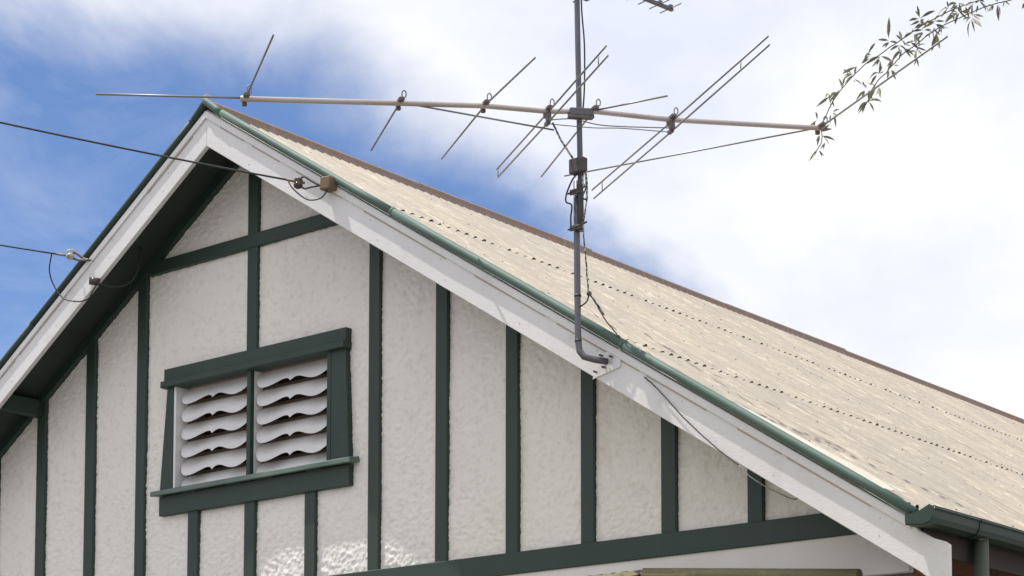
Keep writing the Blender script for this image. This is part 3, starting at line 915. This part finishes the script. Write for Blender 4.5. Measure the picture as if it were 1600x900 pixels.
# loose cable lying against the right barge board
lc = empty('loose_cable', (3.242, -0.374, 3.89))
tag(lc, 'thin dark cable drooping across the lower right barge board', 'cable')
LB(lc).tube(wob([(3.17, -0.370, 3.965), (3.255, -0.374, 3.89), (3.40, -0.376, 3.735), (3.575, -0.378, 3.575), (3.70, -0.372, 3.475)], 8, 0.001, 2), 0.0030, 6).build('cable', CABLE)
LB(lc).tube(wob([(3.70, -0.372, 3.475), (3.74, -0.33, 3.42), (3.80, -0.24, 3.365), (3.845, -0.14, 3.335), (3.86, -0.12, 3.350)], 8, 0.001, 3), 0.0030, 6).build('pale_end', PORC)

LEAVES = [[3.92,0.673,5.757,3.936,0.649,5.816],[3.915,0.682,5.749,3.894,0.654,5.748],[3.927,0.666,5.738,3.952,0.669,5.728],[3.9,0.71,5.755,3.872,0.72,5.751],[4.056,0.746,5.85,4.058,0.726,5.88],[4.064,0.735,5.841,4.116,0.737,5.852],[4.07,0.714,5.83,4.051,0.684,5.818],[4.069,0.717,5.819,4.028,0.731,5.821],[4.055,0.751,5.835,4.059,0.772,5.826],[3.859,0.694,5.686,3.828,0.666,5.661],[3.878,0.67,5.674,3.908,0.69,5.655],[3.859,0.691,5.668,3.843,0.711,5.632],[3.848,0.701,5.605,3.832,0.671,5.583],[3.972,0.715,5.742,3.96,0.719,5.779],[3.975,0.71,5.745,3.99,0.696,5.719],[3.961,0.705,5.72,3.945,0.675,5.698],[3.948,0.729,5.733,3.941,0.752,5.704],[3.982,0.716,5.723,4.017,0.715,5.725],[4.001,0.745,5.739,4.023,0.758,5.714],[4.03,0.755,5.71,4.049,0.784,5.703],[3.98,0.715,5.703,4.01,0.722,5.675],[3.968,0.717,5.7,3.939,0.705,5.664],[3.94,0.684,5.642,3.926,0.669,5.607],[3.918,0.718,5.635,3.948,0.701,5.619],[3.918,0.673,5.595,3.91,0.68,5.57],[3.923,0.689,5.599,3.934,0.697,5.57],[4.036,0.726,5.768,4.051,0.726,5.715],[4.017,0.752,5.791,3.993,0.726,5.765],[4.029,0.72,5.775,4.014,0.697,5.759],[4.032,0.733,5.796,4.066,0.73,5.803],[4.08,0.733,5.778,4.037,0.734,5.785],[4.08,0.732,5.765,4.051,0.726,5.759],[4.063,0.763,5.775,4.052,0.736,5.745],[4.093,0.719,5.777,4.132,0.714,5.786],[4.073,0.756,5.785,4.088,0.769,5.784],[4.134,0.741,5.807,4.112,0.724,5.803],[4.14,0.739,5.808,4.168,0.746,5.802],[4.141,0.732,5.793,4.097,0.731,5.787],[4.124,0.78,5.811,4.136,0.813,5.804],[4.119,0.769,5.794,4.106,0.797,5.758],[4.151,0.737,5.746,4.165,0.733,5.687],[4.102,0.78,5.77,4.072,0.788,5.764],[4.154,0.761,5.775,4.106,0.774,5.775],[4.16,0.776,5.783,4.139,0.79,5.771],[4.169,0.759,5.775,4.195,0.749,5.762],[4.167,0.768,5.776,4.176,0.749,5.75],[4.181,0.767,5.796,4.194,0.797,5.844],[4.042,0.727,5.673,4.035,0.694,5.66],[4.049,0.711,5.674,4.055,0.695,5.628],[4.03,0.753,5.651,4.039,0.75,5.623],[4.198,0.762,5.862,4.183,0.733,5.837],[4.185,0.8,5.879,4.184,0.794,5.897],[4.245,0.771,5.881,4.23,0.739,5.863],[4.258,0.765,5.876,4.286,0.755,5.857],[4.237,0.798,5.881,4.223,0.772,5.862],[4.226,0.756,5.848,4.231,0.76,5.811],[4.245,0.775,5.861,4.238,0.804,5.856],[4.248,0.769,5.834,4.231,0.766,5.835],[4.23,0.804,5.844,4.224,0.799,5.81],[4.235,0.819,5.852,4.255,0.826,5.83],[4.264,0.782,5.837,4.293,0.787,5.825],[4.296,0.781,5.822,4.311,0.781,5.809],[4.283,0.787,5.857,4.291,0.813,5.879],[4.301,0.829,5.881,4.299,0.831,5.843],[4.322,0.79,5.809,4.349,0.785,5.782],[4.307,0.799,5.801,4.292,0.776,5.788],[4.307,0.799,5.789,4.288,0.82,5.743],[4.314,0.795,5.793,4.353,0.782,5.749],[4.327,0.843,5.888,4.312,0.842,5.888],[4.334,0.85,5.879,4.355,0.853,5.852],[4.323,0.841,5.874,4.314,0.849,5.858],[4.336,0.837,5.891,4.34,0.854,5.891],[4.399,0.841,5.853,4.396,0.816,5.824],[4.409,0.827,5.843,4.396,0.847,5.837],[4.411,0.87,5.86,4.402,0.898,5.819],[4.422,0.838,5.86,4.414,0.844,5.874],[4.449,0.876,5.868,4.456,0.888,5.861],[4.535,0.906,5.847,4.53,0.907,5.834],[3.727,0.645,5.616,3.696,0.645,5.633],[3.725,0.621,5.604,3.695,0.636,5.616],[3.723,0.662,5.618,3.704,0.631,5.594],[3.726,0.666,5.594,3.737,0.7,5.583],[3.751,0.651,5.65,3.719,0.614,5.622],[3.78,0.674,5.669,3.814,0.661,5.693],[3.797,0.681,5.714,3.816,0.696,5.747],[3.791,0.627,5.646,3.823,0.616,5.658],[3.676,0.631,5.548,3.685,0.636,5.586],[3.659,0.633,5.543,3.614,0.646,5.52],[3.661,0.602,5.524,3.653,0.57,5.492],[3.604,0.626,5.522,3.577,0.589,5.484],[3.606,0.623,5.535,3.62,0.607,5.497],[3.62,0.626,5.499,3.61,0.642,5.482],[3.778,0.683,5.529,3.749,0.678,5.502],[3.783,0.684,5.538,3.784,0.664,5.551],[3.802,0.678,5.522,3.805,0.672,5.481],[3.827,0.699,5.546,3.793,0.704,5.565],[3.839,0.677,5.536,3.814,0.674,5.484],[3.869,0.661,5.518,3.885,0.64,5.47],[3.847,0.684,5.593,3.826,0.678,5.563],[3.848,0.7,5.602,3.855,0.708,5.627],[3.641,0.597,5.423,3.663,0.596,5.426],[3.613,0.627,5.429,3.611,0.629,5.401],[3.649,0.593,5.405,3.643,0.615,5.375],[3.544,0.608,5.411,3.553,0.584,5.426],[3.543,0.59,5.401,3.537,0.583,5.377],[3.564,0.617,5.347,3.601,0.618,5.348],[3.571,0.587,5.322,3.563,0.585,5.29],[3.558,0.627,5.332,3.591,0.616,5.293],[3.6,0.592,5.279,3.582,0.595,5.265],[3.535,0.619,5.264,3.509,0.613,5.231],[3.557,0.6,5.248,3.554,0.622,5.236],[3.787,0.684,5.47,3.785,0.659,5.425],[3.793,0.692,5.471,3.841,0.691,5.457],[3.783,0.655,5.439,3.757,0.668,5.425]]
STEMS = [[[3.543,0.59,5.368],[3.584,0.602,5.395],[3.628,0.611,5.478],[3.68,0.624,5.545],[3.745,0.642,5.61],[3.809,0.66,5.661],[3.863,0.676,5.686],[3.917,0.692,5.719],[3.961,0.705,5.742],[3.999,0.716,5.765],[4.036,0.727,5.783],[4.082,0.741,5.809],[4.136,0.757,5.829],[4.205,0.778,5.856],[4.277,0.8,5.873],[4.326,0.815,5.882],[4.388,0.835,5.893],[4.547,0.884,5.913]],[[3.815,0.673,5.512],[3.857,0.683,5.566],[3.893,0.693,5.593],[3.91,0.697,5.615],[3.943,0.706,5.644],[3.976,0.715,5.677],[4.041,0.734,5.713],[4.092,0.748,5.75],[4.125,0.758,5.767],[4.17,0.771,5.788],[4.229,0.789,5.807],[4.283,0.806,5.825],[4.355,0.828,5.846],[4.421,0.848,5.857],[4.468,0.863,5.861],[4.527,0.881,5.87],[4.633,0.913,5.894]],[[3.569,0.6,5.364],[3.574,0.604,5.326],[3.57,0.605,5.29],[3.556,0.602,5.268],[3.544,0.599,5.251],[3.532,0.596,5.238]],[[3.847,0.682,5.535],[3.819,0.675,5.498],[3.8,0.671,5.468],[3.781,0.667,5.438]]]

# ------------------------------------------------------------------ leafy creeper reaching the aerial
vine = empty('creeper_branch', (3.57, 0.60, 5.37))
tag(vine, 'thin creeper with narrow leaves hanging onto the far end of the aerial', 'plant')
for st in STEMS:
    LB(vine).tube(wob(st, 5, 0.0008, 3), 0.0026, 6).build('stem', TWIG)
VO = Vector(vine.location)
MORE = []
for (a0, a1, a2, b0, b1, b2) in LEAVES:
    MORE.append((a0, a1, a2, b0, b1, b2))
    if RND.random() < 0.95:
        k = RND.uniform(.55, 1.0); L0 = math.dist((a0, a1, a2), (b0, b1, b2))
        v = Vector((b0 - a0, b1 - a1, b2 - a2)) + Vector((RND.uniform(-1, 1), RND.uniform(-1, 1), RND.uniform(-1.1, .6))) * L0
        v = v.normalized() * L0 * k
        MORE.append((a0, a1, a2, a0 + v.x, a1 + v.y, a2 + v.z))
for (a0, a1, a2, b0, b1, b2) in MORE:
    p, q = Vector((a0, a1, a2)), Vector((b0, b1, b2))
    d = q - p; L = d.length * 1.35 + 0.012; d.normalize()
    side_v = d.cross(Vector((RND.uniform(-.6, .6) - 0.62, 0.77 + RND.uniform(-.6, .6), RND.uniform(-.5, .5)))).normalized()
    nrm = side_v.cross(d).normalized()
    w = min(0.0088, max(0.004, 0.088 * L)) * RND.uniform(.85, 1.2)
    curl = RND.uniform(-.2, .2) * L; drop = RND.uniform(0.0, .16) * L
    b = MB()
    prof_l = [(0.0, 0.06), (0.14, 0.35), (0.35, 0.95), (0.58, 1.0), (0.80, 0.6), (1.0, 0.03)]
    for (t, ww) in prof_l:
        c = p + d * (L * t) + nrm * (curl * 4 * t * (1 - t)) + Vector((0, 0, drop * 4 * t * (1 - t)))
        for sgn in (-1, 0, 1):
            b.v.append(tuple(c + side_v * (w * ww * sgn) + nrm * (0.35 * w * ww * abs(sgn)) - VO))
    for i in range(len(prof_l) - 1):
        k = i * 3
        b.face([k, k + 1, k + 4, k + 3], True); b.face([k + 1, k + 2, k + 5, k + 4], True)
    b.build('leaf', LEAF, vine)
